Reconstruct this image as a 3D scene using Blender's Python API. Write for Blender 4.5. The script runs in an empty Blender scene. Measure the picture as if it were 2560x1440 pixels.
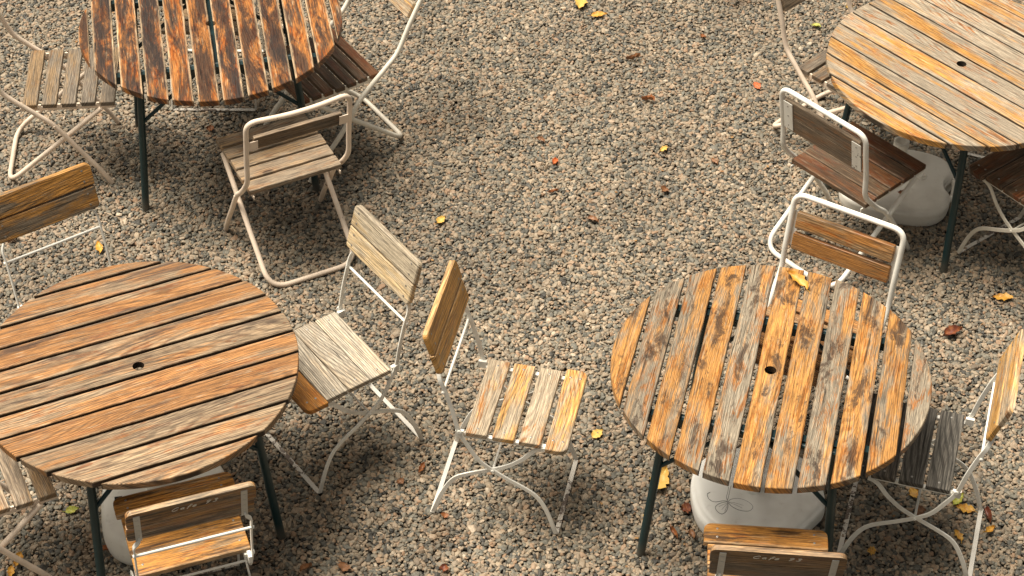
import bpy, bmesh, math, random
import numpy as np
from mathutils import Vector, Matrix, noise
from mathutils.geometry import tessellate_polygon
R = math.radians; PI = math.pi
random.seed(7)
sc = bpy.context.scene
col = sc.collection
# ------------------------------------------------------------- camera
cam = bpy.data.cameras.new('camera'); camo = bpy.data.objects.new('camera', cam); col.objects.link(camo)
cam.sensor_width = 36; cam.lens = 71.5725; cam.clip_end = 500; cam.clip_start = .1
cF = Vector((0, 0.74552423, -0.66647853)); cR = Vector((0.99997563, 0.004653, 0.00520485)); cU = cR.cross(cF)
camo.matrix_world = Matrix(((cR.x, cU.x, -cF.x, 0), (cR.y, cU.y, -cF.y, 0), (cR.z, cU.z, -cF.z, 5.59566), (0, 0, 0, 1)))
sc.camera = camo
# ------------------------------------------------------------- world and sun
SUN_AZ, SUN_EL = R(-80), R(70)          # direction the light comes from: azimuth clockwise from +Y
w = bpy.data.worlds.new('World'); sc.world = w; w.use_nodes = True
nt = w.node_tree; bg = nt.nodes['Background']
sky = nt.nodes.new('ShaderNodeTexSky'); sky.sky_type = 'NISHITA'; sky.sun_disc = False
sky.sun_elevation = SUN_EL; sky.sun_rotation = SUN_AZ; sky.dust_density = 4; sky.ozone_density = .6
hs = nt.nodes.new('ShaderNodeHueSaturation'); hs.inputs['Saturation'].default_value = .22      # overcast: grey cloud light
nt.links.new(sky.outputs[0], hs.inputs['Color']); tint = nt.nodes.new('ShaderNodeMix'); tint.data_type = 'RGBA'; tint.blend_type = 'MULTIPLY'; tint.inputs[0].default_value = 1; tint.inputs[7].default_value = (1.06, 1, .86, 1); nt.links.new(hs.outputs[0], tint.inputs[6]); nt.links.new(tint.outputs[2], bg.inputs[0]); bg.inputs[1].default_value = .052
sl = bpy.data.lights.new('sun', 'SUN'); sl.energy = 5; sl.angle = R(38); sl.color = (1, .915, .785)
so = bpy.data.objects.new('sun', sl); col.objects.link(so); so.location = (-6, 6, 9)
d = Vector((math.sin(SUN_AZ) * math.cos(SUN_EL), math.cos(SUN_AZ) * math.cos(SUN_EL) + .05, math.sin(SUN_EL)))
so.rotation_euler = (-d).to_track_quat('-Z', 'Y').to_euler()
vs = sc.view_settings; vs.view_transform = 'Standard'; vs.look = 'None'; vs.exposure = .50; vs.gamma = 1; vs.use_curve_mapping = False

# ------------------------------------------------------------- node helpers
class NT:
    def __init__(s, name):
        s.m = bpy.data.materials.new(name); s.m.use_nodes = True; s.t = s.m.node_tree
        s.b = s.t.nodes['Principled BSDF']
    def n(s, typ, **k):
        nd = s.t.nodes.new(typ)
        for a, v in k.items():
            if a.startswith('_'): setattr(nd, a[1:], v)
        return nd
    def put(s, sock, v):
        if isinstance(v, bpy.types.NodeSocket): s.t.links.new(v, sock)
        elif v is not None:
            if isinstance(v, (tuple, list)) and len(v) == 3 and sock.type == 'RGBA': v = (*v, 1)
            sock.default_value = v
    def math(s, op, a, b=None, c=None, clamp=False):
        nd = s.n('ShaderNodeMath'); nd.operation = op; nd.use_clamp = clamp
        s.put(nd.inputs[0], a); s.put(nd.inputs[1], b)
        if c is not None: s.put(nd.inputs[2], c)
        return nd.outputs[0]
    def vmul(s, v, k):
        nd = s.n('ShaderNodeVectorMath'); nd.operation = 'MULTIPLY'; s.put(nd.inputs[0], v); nd.inputs[1].default_value = k
        return nd.outputs[0]
    def vadd(s, a, b):
        nd = s.n('ShaderNodeVectorMath'); nd.operation = 'ADD'; s.put(nd.inputs[0], a); s.put(nd.inputs[1], b); return nd.outputs[0]
    def noise(s, v, scale, detail=2, rough=.5, dist=0):
        nd = s.n('ShaderNodeTexNoise'); s.put(nd.inputs['Vector'], v)
        nd.inputs['Scale'].default_value = scale; nd.inputs['Detail'].default_value = detail
        nd.inputs['Roughness'].default_value = rough; nd.inputs['Distortion'].default_value = dist
        return nd.outputs[0]
    def ss(s, v, lo, hi, a=0., b=1.):
        nd = s.n('ShaderNodeMapRange'); nd.interpolation_type = 'SMOOTHSTEP'; s.put(nd.inputs[0], v)
        for i, q in zip((1, 2, 3, 4), (lo, hi, a, b)): s.put(nd.inputs[i], q)
        return nd.outputs[0]
    def mix(s, f, a, b, mode='MIX'):
        nd = s.n('ShaderNodeMix'); nd.data_type = 'RGBA'; nd.blend_type = mode
        s.put(nd.inputs[0], f); s.put(nd.inputs[6], a); s.put(nd.inputs[7], b); return nd.outputs[2]
    def attr(s, name):
        nd = s.n('ShaderNodeAttribute'); nd.attribute_name = name; return nd.outputs['Vector']
    def sep(s, v):
        nd = s.n('ShaderNodeSeparateXYZ'); s.put(nd.inputs[0], v); return nd.outputs
    def obj(s): return s.n('ShaderNodeTexCoord').outputs['Object']
    def bump(s, h, strength, dist):
        nd = s.n('ShaderNodeBump'); nd.inputs['Strength'].default_value = strength; nd.inputs['Distance'].default_value = dist
        s.put(nd.inputs['Height'], h); s.put(s.b.inputs['Normal'], nd.outputs[0])
    def out(s, color=None, rough=None, metal=0, spec=.5):
        s.put(s.b.inputs['Base Color'], color); s.put(s.b.inputs['Roughness'], rough)
        s.b.inputs['Metallic'].default_value = metal; s.b.inputs['Specular IOR Level'].default_value = spec
        return s.m

def wood(name, grey, warm, red, dark, pale, w_amt=.5, r_amt=.3, d_amt=.3, e_amt=.3, e_pale=True, period=.0075, rough=.55, ring=.5, blot=(2.6, 13), knots=.25, dk=(4, 18), cen=0., gap_shade=0., dks=.1, alb=.88):
    """weathered plank: grey bare wood, patches of old oil (warm, red), dark stains, worn edges, rings, fine streaks, knots"""
    sc_ = lambda q: tuple(x * alb for x in q)
    grey, warm, red, pale = sc_(grey), sc_(warm), sc_(red), sc_(pale)
    s = NT(name)
    g = s.attr('gco'); sl_ = s.sep(s.attr('sl')); yn = sl_[0]; seed = sl_[1]; low = sl_[2]
    gx = s.sep(g)
    n_lo = s.noise(s.vmul(g, (blot[0], blot[1], 1)), 1, 6, .68, .3)
    n_mid = s.noise(s.vadd(s.vmul(g, (7, 26, 1)), (3.3, 8.1, 2.2)), 1, 6, .7, .4)
    n_dk = s.noise(s.vadd(s.vmul(g, (dk[0], dk[1], 1)), (13.3, 1.1, 5.2)), 1, 7, .74, .5)
    streak = s.noise(s.vmul(g, (9, 330, 1)), 1, 3, .7)
    fine = s.noise(s.vmul(g, (40, 700, 1)), 1, 2, .6)
    # growth rings: contour lines of a stretched noise field give the cathedral figure
    f1 = s.noise(s.vmul(g, (.85, 6, 1)), 1, 1, .4)
    wob = s.noise(s.vmul(g, (22, 60, 1)), 1, 2, .5)
    fld = s.math('ADD', s.math('MULTIPLY', f1, .30), gx[1])
    fld = s.math('ADD', fld, s.math('MULTIPLY', wob, .0028))
    rg = s.math('SINE', s.math('MULTIPLY', fld, 2 * PI / period))
    rg = s.ss(rg, -.3, .95)
    dash = s.ss(s.noise(s.vmul(g, (14, 120, 1)), 1, 3, .6), .56, .66)
    # knots
    kv = s.n('ShaderNodeTexVoronoi'); kv.voronoi_dimensions = '3D'; s.put(kv.inputs['Vector'], s.vmul(g, (3.1, 9, 1))); kv.inputs['Scale'].default_value = 1
    kd = kv.outputs['Distance']; kc = s.sep(kv.outputs['Color'])[0]
    kon = s.math('LESS_THAN', kc, knots)
    knot = s.math('MULTIPLY', s.ss(kd, .055, .10, 1, 0), kon)
    halo = s.math('MULTIPLY', s.ss(kd, .08, .26, 1, 0), kon)
    off = s.math('MULTIPLY', s.math('SUBTRACT', seed, .5), .22)
    t = s.math('ADD', s.math('ADD', n_lo, off), s.math('MULTIPLY', s.math('SUBTRACT', streak, .5), .22))
    lo = .78 - .56 * w_amt
    mw = s.ss(t, lo - .07, lo + .08)
    c = s.mix(mw, grey, warm)
    lo = .76 - .5 * r_amt
    mr = s.ss(s.math('ADD', n_mid, s.math('MULTIPLY', rg, .07)), lo - .05, lo + .07)
    c = s.mix(s.math('MULTIPLY', mr, .85), c, red)
    # pale bare crests
    c = s.mix(s.math('MULTIPLY', s.ss(s.noise(s.vmul(g, (11, 90, 1)), 1, 3, .7), .56, .7), .5), c, pale)
    lo = .8 - .5 * d_amt
    n_dk = s.math('SUBTRACT', n_dk, s.math('MULTIPLY', s.math('SUBTRACT', s.math('ABSOLUTE', yn), .4), cen))
    md = s.ss(s.math('ADD', n_dk, s.math('MULTIPLY', s.math('SUBTRACT', streak, .5), .2)), lo - dks * .5, lo + dks)
    c = s.mix(s.math('MULTIPLY', md, .85), c, dark)
    c = s.mix(s.math('MULTIPLY', halo, .5), c, red); c = s.mix(s.math('MULTIPLY', knot, .9), c, (.045, .02, .01))
    # worn edges
    ed = s.ss(s.math('ADD', s.math('ABSOLUTE', yn), s.math('MULTIPLY', s.math('SUBTRACT', n_mid, .5), .5)), .75, 1.0)
    c = s.mix(s.math('MULTIPLY', ed, e_amt), c, pale if e_pale else dark)
    # rings and streaks darken
    k = s.math('SUBTRACT', 1, s.math('MULTIPLY', rg, ring * .62))
    k = s.math('MULTIPLY', k, s.ss(streak, .32, .68, .42, 1.36)); k = s.math('MULTIPLY', k, s.ss(fine, .3, .7, .8, 1.15))
    crack = s.ss(s.noise(s.vmul(g, (5, 150, 1)), 1, 2, .5), .66, .71, 1, .3); k = s.math('MULTIPLY', k, crack)
    tone = s.math('ADD', .86, s.math('MULTIPLY', s.math('FRACT', s.math('MULTIPLY', seed, 7.31)), .3)); k = s.math('MULTIPLY', k, tone)
    vk = s.n('ShaderNodeCombineXYZ'); [s.put(vk.inputs[i], k) for i in range(3)]
    c = s.mix(1, c, vk.outputs[0], 'MULTIPLY')
    c = s.mix(s.math('MULTIPLY', s.math('MULTIPLY', s.ss(low, .05, .35), s.ss(s.math('ABSOLUTE', yn), .9, .97)), gap_shade), c, (.022, .015, .011))   # shade of the gaps painted onto the long sawn sides and hole wall
    c = s.mix(s.math('MULTIPLY', dash, .38), c, dark)
    h = s.math('ADD', s.math('MULTIPLY', rg, -.5), s.math('ADD', s.math('MULTIPLY', streak, .8), s.math('MULTIPLY', crack, 1.2)))
    s.bump(h, .55, .0012)
    return s.out(c, s.math('SUBTRACT', rough + .08, s.math('MULTIPLY', mr, .16)), spec=.35)

def paint(name, base, chip=(.05, .03, .02), amt=.1, rough=.38, dirt=(.4, .34, .26)):
    s = NT(name); o = s.obj()
    n1 = s.noise(o, 55, 5, .7); n2 = s.noise(o, 9, 3, .6); n3 = s.noise(o, 160, 3, .6)
    v = s.math('ADD', s.math('MULTIPLY', n1, .6), s.math('MULTIPLY', n2, .4))
    lo = .68 - .22 * amt
    m = s.ss(v, lo, lo + .015)
    c = s.mix(s.math('MULTIPLY', s.ss(n2, .45, .75), .35), base, dirt)
    c = s.mix(s.math('MULTIPLY', s.ss(n3, .58, .72), .18), c, dirt)
    c = s.mix(m, c, chip)
    pz = s.sep(s.n('ShaderNodeNewGeometry').outputs['Position'])[2]
    c = s.mix(s.math('MULTIPLY', s.ss(s.math('ADD', pz, s.math('MULTIPLY', n2, -.06)), -.03, .06, 1, 0), .32), c, (.22, .16, .11))   # splashed mud on the feet
    s.bump(s.math('SUBTRACT', s.math('MULTIPLY', n3, .2), m), .35, .0008)
    return s.out(c, s.ss(n2, .3, .7, rough - .06, rough + .12))

def plain(name, c, rough=.5, metal=0, var=.15, scale=30):
    s = NT(name); o = s.obj(); n1 = s.noise(o, scale, 4, .6)
    cc = s.mix(s.math('MULTIPLY', n1, 2 * var), c, tuple(x * .45 for x in c))
    return s.out(cc, s.ss(n1, .3, .7, rough - .08, rough + .08), metal)

# ------------------------------------------------------------- object helpers
def link(name, me, parent=None):
    o = bpy.data.objects.new(name, me); col.objects.link(o)
    if parent: o.parent = parent
    return o
def tag(o, label=None, cat=None, group=None, kind=None):
    if label: o['label'] = label
    if cat: o['category'] = cat
    if group: o['group'] = group
    if kind: o['kind'] = kind
    return o
def thing(name, label, cat, loc, rz, group=None):
    o = link(name, None); o.empty_display_size = .1; o.location = loc; o.rotation_euler = (0, 0, rz)
    return tag(o, label, cat, group)

class MB:
    def __init__(s): s.v = []; s.f = []; s.g = []; s.s = []; s.smooth = []
    def add(s, vs_, fs, gs=None, ss_=None, smooth=False):
        b = len(s.v); s.v += [tuple(p) for p in vs_]; s.f += [tuple(i + b for i in f) for f in fs]
        s.g += gs if gs else [(0, 0, 0)] * len(vs_); s.s += ss_ if ss_ else [(0, 0, 0)] * len(vs_)
        s.smooth += [smooth] * len(fs)
    def build(s, name, mat, parent=None):
        me = bpy.data.meshes.new(name); me.from_pydata(s.v, [], s.f)
        a = me.attributes.new('gco', 'FLOAT_VECTOR', 'POINT'); a.data.foreach_set('vector', np.array(s.g, 'f').ravel())
        a = me.attributes.new('sl', 'FLOAT_VECTOR', 'POINT'); a.data.foreach_set('vector', np.array(s.s, 'f').ravel())
        me.polygons.foreach_set('use_smooth', s.smooth)
        bm = bmesh.new(); bm.from_mesh(me); bmesh.ops.recalc_face_normals(bm, faces=bm.faces); bm.to_mesh(me); bm.free()
        me.materials.append(mat); return link(name, me, parent)
    # tube along points
    def tube(s, P, r, n=12, caps=True):
        P = [Vector(p) for p in P]; rs = r if isinstance(r, list) else [r] * len(P)
        T = [(P[min(i + 1, len(P) - 1)] - P[max(i - 1, 0)]).normalized() for i in range(len(P))]
        up = Vector((0, 0, 1)) if abs(T[0].z) < .9 else Vector((1, 0, 0))
        N = (up - T[0] * up.dot(T[0])).normalized(); vs_ = []; fs = []
        for i, p in enumerate(P):
            N = (N - T[i] * N.dot(T[i])).normalized(); B = T[i].cross(N)
            vs_ += [p + (N * math.cos(a) + B * math.sin(a)) * rs[i] for a in [2 * PI * k / n for k in range(n)]]
        for i in range(len(P) - 1):
            fs += [(i * n + k, i * n + (k + 1) % n, (i + 1) * n + (k + 1) % n, (i + 1) * n + k) for k in range(n)]
        s.add(vs_, fs, smooth=True)
        if caps: s.add(vs_[:n] , [tuple(range(n))[::-1]]); s.add(vs_[-n:], [tuple(range(n))])
    # flat bar along points: width w_ in the plane normal to lateral dir, thickness t along lateral
    def bar(s, P, w_, t, lat=(0, 1, 0)):
        P = [Vector(p) for p in P]; vs_ = []; fs = []
        for i, p in enumerate(P):
            T = (P[min(i + 1, len(P) - 1)] - P[max(i - 1, 0)]).normalized()
            L = Vector(lat); L = (L - T * L.dot(T)).normalized(); N = T.cross(L)
            c = min(w_, t) * .22
            for a, b in ((w_/2, t/2 - c), (w_/2 - c, t/2), (-w_/2 + c, t/2), (-w_/2, t/2 - c), (-w_/2, -t/2 + c), (-w_/2 + c, -t/2), (w_/2 - c, -t/2), (w_/2, -t/2 + c)):
                vs_.append(p + N * a + L * b)
        n = 8
        for i in range(len(P) - 1):
            fs += [(i * n + k, i * n + (k + 1) % n, (i + 1) * n + (k + 1) % n, (i + 1) * n + k) for k in range(n)]
        fs += [tuple(range(n))[::-1], tuple(range((len(P) - 1) * n, len(P) * n))]
        s.add(vs_, fs)
    def box(s, c, d, M=None):
        vs_ = [Vector((c[0] + x * d[0] / 2, c[1] + y * d[1] / 2, c[2] + z * d[2] / 2)) for x in (-1, 1) for y in (-1, 1) for z in (-1, 1)]
        if M: vs_ = [M @ p for p in vs_]
        s.add(vs_, [(0, 1, 3, 2), (4, 6, 7, 5), (0, 4, 5, 1), (2, 3, 7, 6), (0, 2, 6, 4), (1, 5, 7, 3)])
    def disc(s, c, r, h, M=None, n=10, dome=.0):
        vs_ = []; fs = []
        for rr, z in ((r, 0), (r, h * .6), (r * .75, h)):
            vs_ += [Vector((c[0] + rr * math.cos(2 * PI * k / n), c[1] + rr * math.sin(2 * PI * k / n), c[2] + z)) for k in range(n)]
        for i in range(2): fs += [(i * n + k, i * n + (k + 1) % n, (i + 1) * n + (k + 1) % n, (i + 1) * n + k) for k in range(n)]
        fs.append(tuple(range(2 * n, 3 * n)))
        if M: vs_ = [M @ p for p in vs_]
        s.add(vs_, fs)
    # plank: 2D outline (u along grain, v across), optional hole, thickness t below w=0, M maps (u,v,w)
    def plank(s, out, t, M, seed, vc, hw, bev=.0022, hole=None, under=0, crown=0):
        n = len(out); O = [Vector(p) for p in out]; ins = []
        for i in range(n):
            a, b, c = O[i - 1], O[i], O[(i + 1) % n]
            e1 = (b - a).normalized() if (b - a).length > 1e-7 else Vector((1, 0)); e2 = (c - b).normalized() if (c - b).length > 1e-7 else e1
            nn = Vector((-(e1.y + e2.y), e1.x + e2.x)); nn = nn.normalized() if nn.length > 1e-6 else Vector((0, 0))
            ins.append(b + nn * bev)
        loops = [(ins, 0.), (O, -bev), (O, -t)]
        vs_ = []; fs = []
        for lp, z in loops: vs_ += [(p.x, p.y, z) for p in lp]
        for i in range(2): fs += [(i * n + k, i * n + (k + 1) % n, (i + 1) * n + (k + 1) % n, (i + 1) * n + k) for k in range(n)]
        polys = [[Vector((p.x, p.y, 0)) for p in ins]]
        if hole:
            hb = len(vs_); m = len(hole); vs_ += [(p[0], p[1], 0.) for p in hole] + [(p[0], p[1], -t) for p in hole]
            hw_ = len(vs_); vs_ += [(p[0], p[1], -.0005) for p in hole] + [(p[0], p[1], -t) for p in hole]
            fs += [(hw_ + k, hw_ + (k + 1) % m, hw_ + m + (k + 1) % m, hw_ + m + k) for k in range(m)]
            polys.append([Vector((p[0], p[1], 0)) for p in hole])
        tr = tessellate_polygon(polys)
        idx = list(range(n)) + ([hb + k for k in range(len(hole))] if hole else [])
        fs += [tuple(idx[i] for i in f) for f in tr]
        if hole: idb = [2 * n + k for k in range(n)] + [hb + len(hole) + k for k in range(len(hole))]
        else: idb = [2 * n + k for k in range(n)]
        fs += [tuple(idb[i] for i in reversed(f)) for f in tr]
        gs = [(v[0] + seed * 3.7, v[1] - vc + seed * 1.9 - v[2] * .7, seed * 37) for v in vs_]
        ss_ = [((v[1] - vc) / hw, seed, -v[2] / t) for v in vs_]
        if hole:
            for k in range(hw_, hw_ + 2 * m): ss_[k] = (1, seed, 1)  # hole wall gets the full painted dark, as shade inside the hole
        s.add([M @ Vector(v) for v in vs_], fs, gs, ss_)

def rr_outline(L, W, r=(.004,) * 4, wob=.0006, seed=0, u0=0, v0=0, taper=0):
    """rounded rectangle L x W, corner radii (u-,v-), (u+,v-), (u+,v+), (u-,v+)"""
    pts = []
    cs = [(-1, -1, PI), (1, -1, 1.5 * PI), (1, 1, 0), (-1, 1, .5 * PI)]
    for q, (sx, sy, a0) in enumerate(cs):
        rr = r[q]; cx = sx * (L / 2 - rr); cy = sy * (W / 2 - rr); k = 6 if rr > .01 else 3
        for j in range(k): a = a0 + (PI / 2) * j / (k - 1); pts.append((cx + rr * math.cos(a), cy + rr * math.sin(a)))
        if q in (0, 2):
            m = max(2, int(L / .04))
            x0 = pts[-1][0]; x1 = -x0
            for j in range(1, m):
                x = x0 + (x1 - x0) * j / m
                pts.append((x, sy * W / 2 + noise.noise(Vector((x * 14, seed * 9.1, q))) * wob * 2))
    return [(u0 + a, v0 + b) for a, b in pts]

def fillet(P, rad, k=6):
    P = [Vector(p) for p in P]; out = [P[0]]
    for i in range(1, len(P) - 1):
        r = rad[i - 1] if isinstance(rad, (list, tuple)) else rad
        if r <= 0: out.append(P[i]); continue
        a = (P[i - 1] - P[i]); b = (P[i + 1] - P[i]); d_ = min(r, a.length * .49, b.length * .49)
        p0 = P[i] + a.normalized() * d_; p1 = P[i] + b.normalized() * d_
        for j in range(k + 1):
            t = j / k; out.append(p0 * (1 - t) ** 2 + P[i] * 2 * t * (1 - t) + p1 * t * t)
    out.append(P[-1]); return out
def smooth(P, k=5):
    P = [Vector(p) for p in P]; Q = [P[0] * 2 - P[1]] + P + [P[-1] * 2 - P[-2]]; out = []
    for i in range(1, len(Q) - 2):
        for j in range(k):
            t = j / k; a, b, c, d_ = Q[i - 1:i + 3]
            out.append(.5 * ((2 * b) + (c - a) * t + (2 * a - 5 * b + 4 * c - d_) * t * t + (-a + 3 * b - 3 * c + d_) * t ** 3))
    out.append(P[-1]); return out
# ------------------------------------------------------------- materials
GREY = (.30, .25, .20); PALE = (.52, .42, .30)
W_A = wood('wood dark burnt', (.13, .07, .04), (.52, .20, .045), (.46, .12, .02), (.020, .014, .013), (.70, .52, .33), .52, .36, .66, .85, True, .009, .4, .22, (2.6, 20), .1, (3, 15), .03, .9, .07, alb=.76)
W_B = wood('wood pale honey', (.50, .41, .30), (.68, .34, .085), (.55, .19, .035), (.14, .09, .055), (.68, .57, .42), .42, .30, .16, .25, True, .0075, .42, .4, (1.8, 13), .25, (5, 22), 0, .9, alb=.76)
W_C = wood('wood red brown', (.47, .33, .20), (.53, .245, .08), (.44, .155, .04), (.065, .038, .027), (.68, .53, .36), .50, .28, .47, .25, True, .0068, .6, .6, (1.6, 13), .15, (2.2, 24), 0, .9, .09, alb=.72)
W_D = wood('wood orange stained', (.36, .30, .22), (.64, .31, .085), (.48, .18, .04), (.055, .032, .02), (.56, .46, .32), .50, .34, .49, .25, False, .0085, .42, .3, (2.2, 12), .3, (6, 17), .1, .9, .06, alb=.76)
W_MID = wood('wood bleached orange', (.50, .40, .28), (.70, .38, .11), (.55, .22, .05), (.16, .10, .07), (.66, .55, .40), .42, .28, .2, .2, True, .008, .45, .4)
W_BACK = wood('wood bright orange', (.52, .36, .19), (.68, .36, .10), (.56, .25, .07), (.12, .07, .05), (.64, .5, .34), .75, .26, .22, .35, True, .009, .4, .3)
W_BLE = wood('wood bleached grey', (.52, .45, .35), (.58, .46, .32), (.46, .34, .22), (.15, .115, .09), (.66, .58, .46), .3, .2, .2, .2, True, .012, .62, .75)
W_BLB = wood('wood bleached cream', (.64, .54, .39), (.70, .52, .29), (.52, .34, .18), (.15, .11, .09), (.74, .64, .49), .4, .18, .15, .3, False, .009, .5, .35)
W_ORG = wood('wood orange oiled', (.54, .26, .07), (.66, .28, .05), (.52, .17, .03), (.07, .04, .03), (.58, .38, .22), .8, .36, .28, .3, False, .008, .36, .3)
W_BRN = wood('wood dark brown', (.13, .085, .05), (.20, .085, .032), (.19, .055, .018), (.03, .02, .016), (.38, .29, .20), .45, .36, .35, .3, True, .009, .36, .3)
W_TAU = wood('wood taupe grey', (.20, .16, .12), (.25, .165, .095), (.22, .12, .06), (.055, .045, .04), (.42, .34, .25), .4, .26, .32, .3, True, .009, .5, .35)
W_TAN = wood('wood tan brown', (.36, .275, .19), (.44, .28, .14), (.38, .19, .08), (.08, .055, .045), (.56, .46, .34), .5, .26, .28, .35, True, .0085, .5, .4)
W_PAN = wood('wood mid brown panel', (.25, .19, .135), (.36, .20, .10), (.36, .15, .05), (.07, .05, .04), (.50, .38, .26), .5, .3, .3, .5, True, .009, .5, .3)
W_TAN2 = wood('wood dull tan grey', (.30, .245, .185), (.38, .25, .13), (.36, .19, .08), (.08, .06, .05), (.50, .42, .32), .5, .26, .3, .35, True, .0085, .5, .4, alb=.72)
W_GRY = wood('wood dark grey', (.13, .118, .10), (.16, .135, .105), (.12, .10, .08), (.035, .032, .03), (.27, .24, .20), .35, .25, .35, .2, True, .014, .7, .85)
W_SLT = wood('wood orange brown slat', (.38, .24, .12), (.52, .24, .07), (.46, .15, .03), (.10, .05, .03), (.54, .41, .27), .6, .3, .28, .35, False, .0075, .4, .35)
W_CAF = wood('wood amber dark grain', (.40, .27, .15), (.64, .29, .06), (.50, .16, .03), (.035, .02, .013), (.66, .5, .32), .66, .32, .54, .5, True, .0085, .42, .3, (2.4, 13), .3, (2.4, 24), 0, 0, .07)
P_CRM = paint('cream pink paint', (.86, .71, .57), (.16, .09, .05), amt=.2)
P_WHT = paint('white paint', (.88, .86, .79), (.10, .085, .07), .18)
P_WHT2 = paint('clean white paint', (.90, .88, .81), amt=.05)
P_IVO = paint('ivory paint', (.84, .79, .68), amt=.12)
P_CHIP = paint('flaking white paint', (.76, .73, .66), (.07, .055, .05), .62, .5)
P_GRN = paint('dark green paint', (.004, .028, .032), (.10, .06, .03), .02, .34, (.008, .026, .028))
M_STEEL = plain('galvanised steel', (.62, .61, .57), .4, .35)
M_SCREW = plain('screw steel', (.40, .38, .35), .4, .7)
M_CHALK = plain('white lettering', (.92, .84, .70), .8, 0, .02)
M_INK = plain('grey pencil line', (.20, .19, .18), .8)

# ------------------------------------------------------------- ground
s = NT('gravel bed'); o = s.obj()
vn = s.n('ShaderNodeTexVoronoi'); s.put(vn.inputs['Vector'], o); vn.inputs['Scale'].default_value = 62
cr = s.n('ShaderNodeValToRGB'); s.put(cr.inputs[0], s.sep(vn.outputs['Color'])[0])
e = cr.color_ramp.elements; e[0].color = (.02, .018, .015, 1); e[1].color = (.07, .055, .04, 1)
c = s.mix(s.ss(vn.outputs['Distance'], .35, .7), cr.outputs[0], (.010, .008, .006))
s.bump(s.math('SUBTRACT', 1, vn.outputs['Distance']), .8, .008)
M_BED = s.out(c, .85)
mb = MB(); n_ = 8
mb.add([(x * 40, 6 + y * 40, -.012) for x in (-1, 1) for y in (-1, 1)], [(0, 2, 3, 1)])
g = mb.build('ground', M_BED); tag(g, kind='structure', label='brown earth bed beneath the loose gravel of the terrace')

s = NT('pebbles'); o = s.obj()
oi = s.n('ShaderNodeObjectInfo'); rnd = oi.outputs['Random']
cr = s.n('ShaderNodeValToRGB'); cr.color_ramp.interpolation = 'LINEAR'; s.put(cr.inputs[0], rnd); e = cr.color_ramp.elements
stops = [(0, (.045, .042, .036)), (.10, (.085, .081, .068)), (.24, (.145, .138, .112)), (.36, (.21, .188, .145)), (.44, (.15, .116, .083)), (.54, (.27, .215, .152)), (.66, (.29, .22, .152)), (.75, (.20, .177, .135)), (.86, (.355, .28, .195)), (.94, (.28, .175, .105)), (1, (.45, .375, .28))]
e[0].position = 0; e[0].color = (*stops[0][1], 1); e[1].position = 1; e[1].color = (*stops[-1][1], 1)
for p_, c_ in stops[1:-1]: q = e.new(p_); q.color = (*c_, 1)
sp = s.noise(s.vadd(s.vmul(o, (1, 1, 1)), (3, 1, 2)), 2.2, 5, .7)
gm = s.n('ShaderNodeNewGeometry'); big = s.noise(gm.outputs['Position'], 1.3, 3, .6)
k = s.math('MULTIPLY', s.ss(sp, .25, .75, .78, 1.2), s.ss(big, .3, .7, .84, 1.12))
vk = s.n('ShaderNodeCombineXYZ'); [s.put(vk.inputs[i], k) for i in range(3)]
c = s.mix(1, cr.outputs[0], vk.outputs[0], 'MULTIPLY')
damp = s.ss(s.noise(s.vadd(gm.outputs['Position'], (4.3, 1.7, 0)), 1.9, 4, .65), .56, .70)
c = s.mix(s.math('MULTIPLY', damp, .55), c, s.mix(1, c, (.50, .40, .32), 'MULTIPLY'))     # damp, soil stained patches
M_PEB = s.out(c, .62, spec=.4)

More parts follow.
